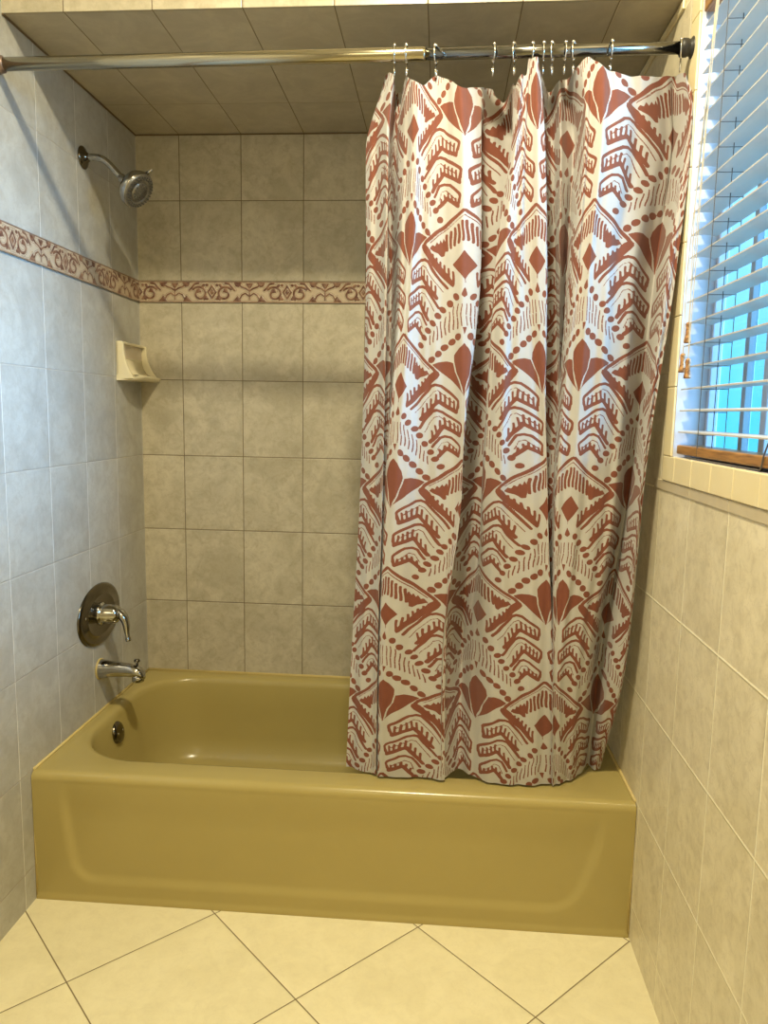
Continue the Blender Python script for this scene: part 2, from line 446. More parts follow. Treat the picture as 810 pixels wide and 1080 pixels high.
loops = [rrect(g, W-g, .040, D-g, .002, .002, RIM),
         rrect(g+.02, W-g-.02, .055, D-g-.01, .02, .02, RIM),
         rrect(ox0-.016, ox1+.016, oy0-.016, oy1+.016, .20, .20, RIM-.0005),
         rrect(ox0-.007, ox1+.007, oy0-.007, oy1+.007, .195, .195, RIM-.0035),
         rrect(ox0-.001, ox1+.001, oy0-.001, oy1+.001, .19, .19, RIM-.011),
         rrect(ox0+.003, ox1-.004, oy0+.003, oy1-.003, .185, .185, RIM-.024),
         rrect(ox0+.015, ox1-.030, oy0+.012, oy1-.010, .175, .18, .25),
         rrect(ox0+.030, ox1-.085, oy0+.024, oy1-.020, .165, .18, .15),
         rrect(ox0+.048, ox1-.150, oy0+.040, oy1-.034, .15, .17, .095),
         rrect(ox0+.078, ox1-.205, oy0+.068, oy1-.060, .12, .14, .066),
         rrect(ox0+.125, ox1-.265, oy0+.115, oy1-.105, .09, .10, .055),
         rrect(ox0+.25, ox1-.42, oy0+.26, oy1-.25, .03, .03, .050)]
R_ = [[bm.verts.new(p) for p in L] for L in loops]
n = len(R_[0])
for a, b in zip(R_, R_[1:]):
    for k in range(n): bm.faces.new((a[k], a[(k+1)%n], b[(k+1)%n], b[k]))
bm.faces.new(R_[-1])
# apron: nose, face, recessed panel
YA = .0165
def sst(a, b, x):
    t = min(1, max(0, (x-a)/(b-a))); return t*t*(3-2*t)
prof = [(.040, RIM)] + [(YA+.020-.020*math.sin(a)+ (.0035 if a < .3 else 0)*0, RIM-.020+.020*math.cos(a)) for a in [PI/2*k/8 for k in range(9)]]
zs = [RIM-.020 - (RIM-.020)*(k/66)**1.0 for k in range(1, 67)]
NX = 190
cols = []
for i in range(NX+1):
    x = g + (W-2*g)*i/NX; col = []
    for (y, z) in prof: col.append(bm.verts.new((x, y, z)))
    for z in zs:
        # panel edge: sides lean outward going up and fade out near the top
        s = z/RIM
        lx = .075 + .045*(1-s)**2 ; rx = W - (.070 + .115*(1-s)**2.2)
        r = .055
        zb = .052
        dxl = x-lx; dxr = rx-x; dz = z-zb
        dx = min(dxl, dxr)
        if dx < r and dz < r: dd = r - math.hypot(max(0, r-dx), max(0, r-dz))
        else: dd = min(dx, dz)
        dep = .0075*sst(-.004, .022, dd)*(1-.9*sst(.62, .93, s))
        foot = -.004*sst(.018, .006, z)
        col.append(bm.verts.new((x, YA+dep+foot+.004*(1-s), z)))
    cols.append(col)
for a, b in zip(cols, cols[1:]):
    for k in range(len(a)-1): bm.faces.new((a[k], b[k], b[k+1], a[k+1]))
shell = tobj('tub_shell', bm, M['tub'], tub, True)
# caulk beads
bm = bmesh.new()
tube(bm, [(g, .03, RIM+.001), (g+.001, D-.003, RIM+.001)], .0045, 8)
tube(bm, [(W-g, .03, RIM+.001), (W-g-.001, D-.003, RIM+.001)], .0045, 8)
tube(bm, [(g, D-.002, RIM+.001), (W-g, D-.002, RIM+.001)], .0050, 8)
tube(bm, [(g+.001, YA+.006, .002), (W-g-.001, YA+.006, .002)], .0035, 8)
tube(bm, [(g+.001, YA+.003, .002), (g+.001, YA+.006, RIM-.01)], .0028, 8)
tube(bm, [(W-g-.001, YA+.003, .002), (W-g-.001, YA+.006, RIM-.01)], .0028, 8)
co = tobj('caulk_bead', bm, M['caulk'], tub, True)
# overflow cover on the sloped end wall
ax = Vector((.97, 0, .22)).normalized(); oc = Vector((.0565, .412, .287))
bm = bmesh.new(); lathe(bm, [(0,.009),(.012,.0095),(.024,.0085),(.031,.006),(.034,.002),(.034,-.004)], oc, ax, 40)
ov = tobj('overflow_cover', bm, M['chrome_dull'], tub, True); ov['label'] = 'round dark chrome overflow cover'
for s in (-1, 1):
    bm = bmesh.new(); lathe(bm, [(0,.0115),(.0035,.011),(.0045,.008)], oc + Vector((0,.016*s,0)), ax, 12)
    o = obj('screw', bm, M['chrome'], ov, True)
bm = bmesh.new(); lathe(bm, [(0,.006),(.02,.006),(.034,.003),(.036,0)], (.27,.43,.051), (0,0,1), 32)
dr = tobj('drain', bm, M['chrome'], tub, True); dr['label'] = 'chrome drain'

# ------------------------------------------------------------------ shower head
sh = empty('shower_fixture', (0, .424, 1.978))
tag(sh, 'aged chrome shower head on a bent arm high on the left wall', 'shower head')
bm = bmesh.new(); lathe(bm, [(.031,0),(.031,.002),(.028,.005),(.020,.009),(.013,.014),(.011,.018)], (0,0,0), (1,0,0), 36)
obj('wall_flange', bm, M['chrome_dull'], sh, True)
arm = catmull([(0,0,0),(.03,0,.001),(.055,.0,-.004),(.075,0,-.018),(.095,0,-.039),(.113,0,-.058)], 6)
bm = bmesh.new(); tube(bm, arm, .0095, 18)
obj('shower_arm', bm, M['chrome'], sh, True)
hd = Vector((.110,-.030,-.080)).normalized()       # spray direction
b0 = Vector((.110,0,-.055))
bm = bmesh.new(); lathe(bm, [(.0105,-.004),(.0125,0),(.0125,.013),(.0115,.014),(.0115,.017),(.0135,.018),(.0135,.027)], b0, hd, 8)
obj('swivel_nut', bm, M['chrome'], sh)
b1 = b0 + hd*.020
bm = bmesh.new(); lathe(bm, [(.013,0),(.021,.006),(.036,.014),(.047,.024),(.052,.036),(.053,.044),(.0515,.050),(.0495,.051)], b1, hd, 48)
body = obj('spray_body', bm, M['chrome'], sh, True)
b2 = b1 + hd*.051
bm = bmesh.new(); lathe(bm, [(.0495,-.004),(.0495,.0005),(.0465,.003),(.030,.0045),(.0295,.003),(.0275,.003),(.027,.0052),(0,.006)], b2, hd, 48)
face = obj('spray_face', bm, M['nozzle'], body, True)
u = hd.cross(Vector((0,1,0))).normalized(); s = hd.cross(u)
bm = bmesh.new()
for rr, cnt in ((.043,28),(.037,24),(.030,0),(.022,14),(.016,10),(.009,6),(0,1)):
    for k in range(cnt):
        a = 2*PI*k/cnt + rr*40; c = b2 + hd*(.004) + (u*math.cos(a)+s*math.sin(a))*rr
        lathe(bm, [(.0019,0),(.0016,.0030),(0,.0034)], c, hd, 6)
nz = obj('nozzles', bm, M['rubber_grey'], body); nz['kind'] = 'stuff'
bm = bmesh.new(); side = b1 + hd*.045 + Vector((.03,-.0,.035)); 
tube(bm, [b1+hd*.040+u*.049, b1+hd*.046+u*.060+s*.002, b1+hd*.052+u*.069+s*.004], [.005,.0045,.0035], 10)
obj('spray_lever', bm, M['chrome'], body, True)

# ------------------------------------------------------------------ mixing valve
vc = Vector((0, .430, .655))
va = empty('shower_valve', vc)
tag(va, 'round chrome shower valve plate with a curved lever handle, above the tub spout', 'shower valve')
bm = bmesh.new(); lathe(bm, [(0,.0075),(.030,.008),(.058,.0085),(.060,.0095),(.063,.0095),(.065,.008),(.084,.0078),(.091,.0060),(.0955,.0020),(.0955,0)], (0,0,0), (1,0,0), 80)
for v in bm.verts: v.co.y *= 1.48
obj('escutcheon', bm, M['chrome_dull'], va, True)
bm = bmesh.new(); lathe(bm, [(.036,.005),(.035,.012),(.030,.015),(.029,.017),(.0295,.036),(.028,.038),(.028,.053),(.023,.062),(.012,.067),(0,.068)], (0,0,.002), (1,0,0), 36)
obj('handle_hub', bm, M['chrome'], va, True)
hp = catmull([(.044,0,.006),(.062,-.001,.005),(.078,-.003,-.006),(.087,-.005,-.028),(.090,-.007,-.052),(.095,-.008,-.078)], 7)
rads = [ .021 - .0145*min(1, (i/(len(hp)-1))*1.15)**.8 + (.0015 if i > len(hp)-4 else 0) for i in range(len(hp))]
bm = bmesh.new(); tube(bm, hp, rads, 18)
for v in bm.verts:       # flatten the blade of the lever
    if v.co.x > .07: v.co.y = -.005 + (v.co.y+.005)*1.35
obj('lever', bm, M['chrome'], va, True)
for s_ in (-1, 1):
    bm = bmesh.new(); lathe(bm, [(.0045,.006),(.0045,.009),(0,.0095)], (0,.100*s_,-.012*s_), (1,0,0), 12); obj('screw', bm, M['chrome'], va, True)

# ------------------------------------------------------------------ tub spout
so = empty('tub_spout', (0, .424, .484))
tag(so, 'chrome bathtub spout with a diverter knob below the valve on the left wall', 'tub spout')
NS = 24; P_ = [(0,0,0),(.004,0,0),(.03,0,.0005),(.06,0,.001),(.09,0,.0),(.112,0,-.003),(.128,0,-.008),(.138,0,-.015),(.141,0,-.021)]
RZ = [(.029,.030),(.0285,.0295),(.025,.026),(.022,.0225),(.021,.0205),(.021,.020),(.0195,.0175),(.016,.012),(.008,.005)]
bm = bmesh.new(); rings = []
for (x, y, z), (ry, rz) in zip(P_, RZ):
    rings.append([bm.verts.new((x, ry*math.cos(2*PI*k/NS), z + rz*math.sin(2*PI*k/NS))) for k in range(NS)])
for a, b in zip(rings, rings[1:]):
    for k in range(NS): bm.faces.new((a[k], a[(k+1)%NS], b[(k+1)%NS], b[k]))
bm.faces.new(rings[0]); bm.faces.new(rings[-1])
obj('spout_body', bm, M['chrome'], so, True)
bm = bmesh.new(); lathe(bm, [(.0185,0),(.0185,.020),(.0165,.022),(.0145,.020),(.0135,.006)], (.120,0,-.013), (0,0,-1), 28)
obj('outlet', bm, M['chrome'], so, True)
bm = bmesh.new(); lathe(bm, [(.0035,0),(.0035,.012),(.0085,.0135),(.0095,.017),(.008,.0205),(0,.022)], (.118,0,.014), (0,0,1), 18)
obj('diverter_knob', bm, M['chrome_dull'], so, True)
bm = bmesh.new(); lathe(bm, [(.033,0),(.033,.0025),(.030,.004),(.028,.004)], (0,0,0), (1,0,0), 32)
obj('wall_ring', bm, M['caulk'], so, True)

# ------------------------------------------------------------------ corner soap dish
sd_ = empty('soap_dish', (-.0006, D+.0006, 1.372))
tag(sd_, 'cream ceramic soap dish on the left wall in the back corner under the border', 'soap dish')
# backplate on the left wall, a cheek at each end, a rounded tray lip along the bottom
LD, H_ = .198, .118
def reach(z):
    t = max(0.0, min(1.0, z/H_)); return .024 + .046*(1-t)**2.6
def rplan(r, inset=0.0, n=16, y_end=0.0):
    """outline from the near end of the wall round the outer corner to the far end"""
    c = min(.055, r*.9)
    P = [(0, -LD+inset), (r-c, -LD+inset)]
    for k in range(n+1):
        t = PI/2*k/n; P.append((r-c-inset*.0+(c-inset)*math.sin(t)*1.0, -LD+c-(c-inset)*math.cos(t)))
    P.append((r-inset, y_end)); P.append((0, y_end)); return P
def loft(secs):
    bm = bmesh.new(); R_ = []
    for z, P in secs: R_.append([bm.verts.new((x+.0006, y-.0006, z)) for x, y in P])
    for p, q in zip(R_, R_[1:]):
        m_ = len(p)
        for k in range(m_): bm.faces.new((p[k], p[(k+1)%m_], q[(k+1)%m_], q[k]))
    bm.faces.new(R_[0][::-1]); bm.faces.new(R_[-1]); return bm
tz_ = [-.004,-.001,.004,.009,.0115,.013]
tr_ = [.052,.062,.068,.070,.069,.066]
obj('tray', loft([(z, rplan(r)) for z, r in zip(tz_, tr_)]), M['ceramic'], sd_)
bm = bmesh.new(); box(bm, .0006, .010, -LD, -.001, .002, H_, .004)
obj('backplate', bm, plain('ceramic_shaded', (.66,.57,.44), .3, var=((.60,.51,.39), 15)), sd_)  # same ceramic, browned to paint the shade inside the hollow
def cheek(y0, y1):
    bm = bmesh.new(); zs_ = [H_*k/22 for k in range(23)]
    A = []; B = []
    for z in zs_:
        r = reach(z) - (.004 if z > H_-.003 else 0)
        if y0 < -.1: r -= .012*(1-z/H_)**3
        A.append(bm.verts.new((r, y0, z))); B.append(bm.verts.new((r, y1, z)))
    a0 = [bm.verts.new((.0008, y0, z)) for z in zs_]; b0 = [bm.verts.new((.0008, y1, z)) for z in zs_]
    for k in range(22):
        bm.faces.new((A[k], A[k+1], B[k+1], B[k])); bm.faces.new((a0[k], a0[k+1], A[k+1], A[k])); bm.faces.new((B[k], B[k+1], b0[k+1], b0[k])); bm.faces.new((b0[k], b0[k+1], a0[k+1], a0[k]))
    bm.faces.new((a0[0], A[0], B[0], b0[0])); bm.faces.new((a0[-1], A[-1], B[-1], b0[-1]))
    return bm
for y0, y1 in ((-LD, -LD+.013), (-.014, -.0012)):
    o = obj('end_cheek', cheek(y0, y1), M['ceramic'], sd_)
    mo = o.modifiers.new('bevel', 'BEVEL'); mo.width = .0032; mo.segments = 3; mo.limit_method = 'ANGLE'; mo.angle_limit = math.radians(50)
bm = bmesh.new(); box(bm, .0008, .022, -LD+.001, -.0012, H_-.009, H_-.0005, .003)
obj('top_rim', bm, M['ceramic'], sd_)
bm = bmesh.new(); n_ = 16                         # curved scoop from the back down to the lip
r0 = []; r1 = []
for k in range(n_+1):
    t = k/n_; r0.append(bm.verts.new((.010+.052*t**1.6*1.0, -LD+.010, .0135+.055*(1-t)**2.4))); r1.append(bm.verts.new((.010+.052*t**1.6, -.012, .0135+.055*(1-t)**2.4)))
q0 = bm.verts.new((.009,-LD+.010,.011)); q1 = bm.verts.new((.009,-.012,.011))
for k in range(n_): bm.faces.new((r0[k], r0[k+1], r1[k+1], r1[k]))
bm.faces.new([q0]+r0[::-1]); bm.faces.new([q1]+r1)
obj('scoop', bm, M['ceramic'], sd_, True)

# ------------------------------------------------------------------ curtain rod
RA, RB = Vector((.0, .006, 2.043)), Vector((W, -.036, 2.034))
def rodp(x): return RA + (RB-RA)*(x/W)
ro = empty('curtain_rod', (0, .006, 2.043))
tag(ro, 'polished tension shower rod spanning wall to wall above the tub', 'curtain rod')
def robj(name, bm, m, sm=True):
    o = obj(name, bm, m, ro, sm); o.location = -Vector(ro.location); return o
JX = .972
bm = bmesh.new(); tube(bm, [rodp(.012), rodp(JX-.004), rodp(JX)], [.0142,.0142,.0132], 40)
o = robj('outer_tube', bm, M['rod_metal']); o['label'] = 'thicker brass-tinted tube section'
bm = bmesh.new(); tube(bm, [rodp(JX-.02), rodp(W-.012)], .0122, 40)
o = robj('inner_tube', bm, M['rod_inner']); o['label'] = 'thinner dark chrome tube section'
dr_ = (RB-RA).normalized()
bm = bmesh.new(); lathe(bm, [(.0205,.0004),(.0215,.004),(.0205,.010),(.0175,.013),(.0185,.016),(.0180,.021),(.0150,.024),(.0143,.026)], RA, dr_, 36)
o = robj('end_cap', bm, M['bronze']); o['label'] = 'tarnished brown end cap'
bm = bmesh.new(); lathe(bm, [(.0210,.0006),(.0210,.005),(.0170,.008),(.0155,.011),(.0175,.014),(.0180,.026),(.0160,.028),(.0125,.029)], RB, -dr_, 36)
o = robj('end_cap', bm, M['black']); o['label'] = 'black rubber end cap'

# ------------------------------------------------------------------ curtain
LV=[(2,[(-0.7,0.8776,0.0395),(-0.45,0.8916,-0.0091),(-0.3,0.9064,-0.0165),(0.1,0.9067,0.0469),(0.5,0.919,0.0549),(0.8,0.9327,-0.014),(1,0.9475,-0.0275),(1.45,0.9957,-0.0106),(2,1.0479,-0.028),(2.5,1.1195,0.0613),(2.75,1.1444,0.0845),(3,1.1615,0.0181),(3.3,1.1742,-0.0353),(3.6,1.1876,-0.0387),(3.9,1.1977,-0.0363),(4.1,1.2094,-0.0369),(4.3,1.2204,-0.0122),(4.5,1.2453,0.0662),(4.85,1.261,0.0193),(5,1.2789,0.043),(5.5,1.2955,-0.0352),(5.8,1.3173,-0.0529),(6.1,1.347,-0.048),(6.6,1.4174,-0.0345),(7.15,1.5005,-0.0071),(7.4,1.4966,-0.0633),(7.7,1.5061,-0.0688)]),
(1.866,[(-0.7,0.8398,0.0552),(-0.1,0.8964,-0.0149),(0.1,0.8954,0.0621),(0.6,0.9143,0.0343),(1,0.9504,-0.0265),(1.35,0.9786,-0.0095),(2,1.06,-0.0283),(2.3,1.0978,0.0003),(2.45,1.0969,0.0644),(2.7,1.1489,0.1043),(2.9,1.1747,0.1026),(3.1,1.1608,-0.0248),(3.5,1.1771,-0.0411),(3.8,1.1932,-0.0387),(4,1.211,-0.0388),(4.2,1.2286,-0.0401),(4.4,1.2338,0.0447),(4.7,1.2643,0.0829),(4.9,1.274,0.0361),(4.98,1.2887,0.0506),(5.2,1.3089,0.0594),(5.6,1.3101,-0.0459),(6,1.3384,-0.0596),(6.38,1.401,-0.0395),(7,1.5164,0.0495),(7.25,1.5129,-0.0461),(7.7,1.5195,-0.079)]),
(1.597,[(-0.7,0.8426,0.0652),(-0.1,0.8974,-0.0047),(0.08,0.8848,0.0635),(0.35,0.8991,0.1143),(0.7,0.9229,0.0135),(1,0.9455,-0.0158),(1.36,0.9744,0.0018),(2,1.0686,-0.0183),(2.24,1.1052,-0.0127),(2.44,1.0976,0.0721),(2.64,1.1375,0.1157),(2.88,1.1575,0.1144),(3.1,1.1352,-0.0123),(3.4,1.1605,-0.0303),(3.75,1.1974,-0.0288),(4,1.2238,-0.0288),(4.22,1.247,-0.0304),(4.42,1.248,0.0623),(4.7,1.2825,0.0926),(4.9,1.2841,0.0464),(5.15,1.3086,0.0932),(5.36,1.2972,-0.0019),(6,1.3295,-0.0478),(6.64,1.4241,-0.0255),(6.9,1.482,0.0495),(7,1.498,0.0622),(7.15,1.497,0.0066),(7.4,1.4919,-0.0595),(7.7,1.5092,-0.0666)]),
(1.111,[(-0.7,0.8329,0.091),(-0.1,0.894,0.0227),(0.1,0.8787,0.1002),(0.4,0.8964,0.1465),(0.72,0.8972,0.0399),(0.9,0.9053,0.0217),(1,0.9147,0.014),(1.38,0.9807,0.0323),(1.97,1.076,0.0165),(2.03,1.0792,0.014),(2.25,1.0674,0.0263),(2.62,1.1172,0.1517),(2.85,1.1431,0.1509),(3.02,1.1265,0.0593),(3.45,1.1693,0.0067),(3.95,1.2689,0.0087),(4.05,1.2742,0.0085),(4.3,1.2685,0.0384),(4.85,1.316,0.0765),(5.3,1.2945,0.0669),(5.7,1.2923,0.0003),(6,1.3246,-0.0048),(6.64,1.4247,0.0174),(6.9,1.4683,0.0933),(7,1.4825,0.1061),(7.15,1.4778,0.051),(7.45,1.4758,-0.0162),(7.7,1.4827,-0.0215)]),
(0.69,[(-0.7,0.8138,0.1155),(-0.05,0.8865,0.0601),(0.1,0.8836,0.1249),(0.4,0.8847,0.1718),(0.85,0.8896,0.0508),(1,0.9022,0.0394),(1.38,0.9781,0.0583),(1.8,1.0538,0.0539),(2.05,1.0434,0.0414),(2.35,1.0625,0.1049),(2.6,1.0929,0.1797),(3,1.1312,0.1024),(3.38,1.1918,0.0352),(4,1.2916,0.038),(4.1,1.3073,0.0377),(4.4,1.3335,0.1218),(5,1.3403,0.1352),(5.6,1.3096,0.0377),(5.9,1.309,0.0262),(6,1.3146,0.0261),(6.64,1.3971,0.0616),(6.85,1.4287,0.129),(7,1.4487,0.158),(7.2,1.4579,0.0808),(7.45,1.4801,0.0594),(7.7,1.4891,0.0593)]),
(0.36,[(-0.7,0.8018,0.1221),(-0.05,0.8845,0.0894),(0.1,0.8843,0.1216),(0.4,0.8873,0.1447),(0.85,0.8874,0.0846),(1,0.8977,0.0783),(1.4,0.9799,0.0829),(1.85,1.0596,0.0782),(2.05,1.05,0.0734),(2.3,1.0621,0.0894),(2.6,1.0921,0.1427),(3,1.1349,0.104),(3.4,1.2046,0.0698),(4,1.3051,0.0813),(4.12,1.3293,0.0858),(4.4,1.3509,0.135),(5,1.3519,0.1417),(5.6,1.3293,0.0858),(5.9,1.331,0.0813),(6,1.3386,0.0848),(6.5,1.3843,0.1177),(6.8,1.4155,0.1585),(7,1.4403,0.1993),(7.3,1.4554,0.1754),(7.7,1.4735,0.1919)])]
TOP=[(-0.7,2.002),(-0.45,2.009),(-0.3,1.996),(0.1,1.988),(0.5,1.991),(0.8,1.997),(1,1.983),(1.2,1.975),(1.45,1.998),(1.7,1.99),(2,1.965),(2.25,1.982),(2.5,1.998),(2.6,1.985),(2.75,1.979),(3,1.992),(3.1,1.977),(3.3,1.984),(3.55,1.986),(3.62,2.018),(4.05,2.018),(4.15,1.999),(4.5,1.991),(4.85,1.996),(5.0,2.011),(5.4,2.006),(5.7,2.015),(5.9,2.003),(6.1,1.988),(6.6,1.982),(7.15,1.994),(7.35,1.975),(7.7,1.938)]

def pchip(xs, ys, x):
    xs = np.asarray(xs, float); ys = np.asarray(ys, float)
    h = np.diff(xs); dl = np.diff(ys)/h; m = np.zeros(len(xs))
    for i in range(1, len(xs)-1):
        if dl[i-1]*dl[i] > 0:
            w1 = 2*h[i]+h[i-1]; w2 = h[i]+2*h[i-1]; m[i] = (w1+w2)/(w1/dl[i-1]+w2/dl[i])
    m[0] = dl[0]; m[-1] = dl[-1]
    i = np.clip(np.searchsorted(xs, x)-1, 0, len(h)-1); t = (x-xs[i])/h[i]
    return ((2*t**3-3*t**2+1)*ys[i] + (t**3-2*t**2+t)*h[i]*m[i] + (-2*t**3+3*t**2)*ys[i+1] + (t**3-t**2)*h[i]*m[i+1])
S0, S1, HP, PV = -.7, 7.7, .156, .545
NSC, NR = 660, 820
sg = np.linspace(S0, S1, NSC)
lz = np.array([l[0] for l in LV]); lx = []; ly = []
ker = np.exp(-.5*(np.arange(-8,9)/1.7)**2); ker /= ker.sum()
def sm(a): return np.convolve(np.pad(a, 8, mode='reflect', reflect_type='odd'), ker, 'valid')
for z, row in LV:
    r = np.array(row); lx.append(sm(pchip(r[:,0], r[:,1], sg))); ly.append(sm(pchip(r[:,0], r[:,2], sg)))
lx = np.array(lx)[::-1]; ly = np.array(ly)[::-1]; lzr = lz[::-1]     # ascending z
tp = np.array(TOP); ztp = pchip(tp[:,0], tp[:,1], sg)
ZH = .3575
def zinterp(A, z):
    """monotone cubic along z for every column"""
    h = np.diff(lzr); dl = np.diff(A, axis=0)/h[:,None]; m = np.zeros_like(A)
    for i in range(1, len(lzr)-1):
        a, b = dl[i-1], dl[i]; w1 = 2*h[i]+h[i-1]; w2 = h[i]+2*h[i-1]
        with np.errstate(divide='ignore', invalid='ignore'):
            v = (w1+w2)/(w1/a+w2/b)
        m[i] = np.where(a*b > 0, np.nan_to_num(v), 0)
    m[0] = dl[0]; m[-1] = dl[-1]
    zc = np.clip(z, lzr[0], lzr[-1])
    i = np.clip(np.searchsorted(lzr, zc)-1, 0, len(h)-1); t = (zc-lzr[i])/h[i]
    c = np.broadcast_to(np.arange(A.shape[1])[:,None], z.shape)
    return (2*t**3-3*t**2+1)*A[i,c] + (t**3-2*t**2+t)*h[i]*m[i,c] + (-2*t**3+3*t**2)*A[i+1,c] + (t**3-t**2)*h[i]*m[i+1,c]
tz = np.linspace(0, 1, NR)
Z = ztp[:,None]*(1-tz) + ZH*tz                # column, row
X = zinterp(lx, Z); Y = zinterp(ly, Z)
Sg = np.broadcast_to(sg[:,None], Z.shape)
# fine creases, stronger near the hooks
Y = Y + .0048*np.sin(Sg*9.1+1.3*np.sin(Z*3.1)) * (.4+.6*np.clip((Z-1.2)/.7, 0, 1)) + .0030*np.sin(Sg*17.0+Z*2.2+1.5*np.sin(Sg*2.0)) + .0010*np.sin(Sg*37.0-Z*3.0)
X = np.minimum(X, W-.0065)
# ---- the print, drawn as signed distances in cloth coordinates (metres)
cell_w = Sg*HP; cell_v = (1.728 - Z) + .006*np.sin(Sg*2.3)
def motif(x, v, d):
    m = np.minimum
    L = lambda P, r: line_sd(x, v, P, r)
    # diamond frame
    d = m(d, L([(0,.002),(.040,.033),(.088,.071),(.096,.081)], .0037))
    d = m(d, L([(0,.0135),(.036,.039),(.079,.073)], .0011))
    for k in range(5):
        xx = .0042+.0088*k; t_ = .024+.76*xx
        d = m(d, L([(xx,t_),(xx+.0006,t_+.040-.002*k)], .0029))
    d = m(d, poly_sd(x, v, [(.042,.072),(.046,.058),(.050,.070),(.054,.064),(.058,.074),(.063,.069),(.067,.078),(.073,.076),(.079,.084),(.070,.089),(.058,.093),(.050,.100),(.044,.098)]))
    d = m(d, poly_sd(x, v, [(.100,.078),(.102,.085),(.097,.093),(.083,.107),(.040,.152),(.030,.162),(.0245,.166),(.022,.161),(.023,.158),(.034,.140),(.052,.118),(.070,.098),(.082,.083),(.090,.077)]))
    for k in range(7):
        xx = .0245+.0092*k; b_ = .160-.93*(xx-.0245)
        d = m(d, L([(xx,b_),(xx-.0004,b_-.026+.001*k)], .0026))
    d = m(d, poly_sd(x, v, [(-.024,.118),(0,.088),(.024,.118),(0,.149)])); d = m(d, L([(0,.147),(0,.155)], .0010))
    d = m(d, poly_sd(x, v, [(-.007,.181),(-.006,.176),(0,.163),(.006,.176),(.007,.181),(0,.186)]))
    for cx, cy in ((.0195,.185),(.031,.200),(.046,.214),(.056,.228),(.067,.245),(.080,.262),(.090,.278),(.101,.296)):
        d = m(d, ell_sd(x, v, (cx,cy), .0080, .0066, -.45 if cx > .035 else -1.1))
    for k in range(9):
        xx = .0055+.0086*k; t_ = .200+1.28*max(0, xx-.018)
        ln = .054-.0050*max(0,k-1)-(.0 if k else .006)
        d = m(d, L([(xx,t_),(xx+.0012,t_+ln*.50)], .0013)); d = m(d, L([(xx+.0014,t_+ln*.56),(xx+.0020,t_+ln)], .0014))
    d = m(d, poly_sd(x, v, [(-.0055,.251),(.0055,.251),(0,.269)]))
    for cx, cy, ro_ in ((.0160,.272,1.05),(.030,.283,.8),(.044,.2955,.75),(.0575,.310,.85),(.071,.324,.7)):
        d = m(d, ell_sd(x, v, (cx,cy), .0086, .0070, ro_))
    # tulip: centre petal and side petals with a fine gap
    pet = poly_sd(x, v, [(-.01,.294),(0,.286),(.0135,.297),(.0235,.313),(.0245,.328),(.018,.356),(.008,.380),(0,.402),(-.01,.402)])
    wing = poly_sd(x, v, [(.069,.335),(.055,.329),(.040,.3265),(.0265,.330),(.021,.352),(.0105,.386),(0,.402),(.006,.395),(.026,.376),(.046,.356)])
    tul = m(pet, wing); gap = L([(.0265,.327),(.0215,.349),(.0125,.370)], .0012)
    d = m(d, np.maximum(tul, -gap))
    # three nested chevrons
    def chev(A, P, E, th, cb, tl, n_):
        nonlocal d
        ax_, av = A; px_, pv = P; ex, ev = E
        d = m(d, L([(ax_+.001,av+.018),(ax_,av+.004),(ax_+.003,av),(px_-.012,pv+.0025),(px_,pv),(px_+.010,pv+.004),(ex,ev)], th))
        o_ = .0125
        d = m(d, L([(ax_+.012,av+.010),(px_-.004,pv+o_),(px_+.006,pv+o_+.004),(ex-.010,ev+o_-.004)], .0010))
        b0_, b1_, b2_ = cb
        d = m(d, L([b0_, b1_, b2_], .0042)); d = m(d, L([(ax_+.001,av+.012), b0_], .0034))
        for k in range(n_):
            t = (k+.6)/n_; tot = (b1_[0]-b0_[0])/(b2_[0]-b0_[0])
            if t < tot: f = t/tot; q = (b0_[0]+(b1_[0]-b0_[0])*f, b0_[1]+(b1_[1]-b0_[1])*f)
            else: f = (t-tot)/(1-tot); q = (b1_[0]+(b2_[0]-b1_[0])*f, b1_[1]+(b2_[1]-b1_[1])*f)
            d = m(d, L([q, (q[0]+.0006, q[1]-tl)], .0024))
    chev((.016,.409),(.064,.381),(.119,.440), .0032, ((.021,.438),(.058,.418),(.096,.463)), .0215, 8)
    chev((.009,.465),(.061,.438),(.100,.483), .0032, ((.014,.493),(.049,.472),(.077,.511)), .0200, 7)
    chev((.012,.515),(.048,.495),(.072,.522), .0029, ((.016,.540),(.042,.524),(.059,.543)), .0115, 5)
    return d
def print_sd(x, v):
    d = np.full(x.shape, 1e9)
    for shx, shv in ((0, 0), (HP, PV/2)):
        xx = np.abs((x+shx+HP) % (2*HP) - HP)
        vv = (v+shv+10*PV) % PV
        d = motif(xx, vv, d)
        sel = vv < .04
        if sel.any():
            d2 = motif(xx[sel], vv[sel]+PV, np.full(int(sel.sum()), 1e9)); d[sel] = np.minimum(d[sel], d2)
    return d
wobx = .0012*np.sin(cell_v*61+cell_w*23) + .0009*np.sin(cell_v*133-cell_w*71)
wobv = .0012*np.sin(cell_w*57+cell_v*31)
PR = print_sd((cell_w+wobx).ravel(), (cell_v+wobv).ravel()).astype(np.float32)
idx = np.arange(NSC*NR).reshape(NSC, NR)
F_ = np.stack([idx[:-1,:-1], idx[:-1,1:], idx[1:,1:], idx[1:,:-1]], -1).reshape(-1, 4)
cur_org = Vector((1.2, .0, .357))
co = np.stack([X.ravel()-cur_org.x, Y.ravel(), Z.ravel()-cur_org.z], 1).astype(np.float32)
me = bpy.data.meshes.new('shower_curtain')
me.vertices.add(len(co)); me.vertices.foreach_set('co', co.ravel())
me.loops.add(F_.size); me.loops.foreach_set('vertex_index', F_.ravel().astype(np.int32))
me.polygons.add(len(F_)); me.polygons.foreach_set('loop_start', np.arange(0, F_.size, 4, dtype=np.int32))
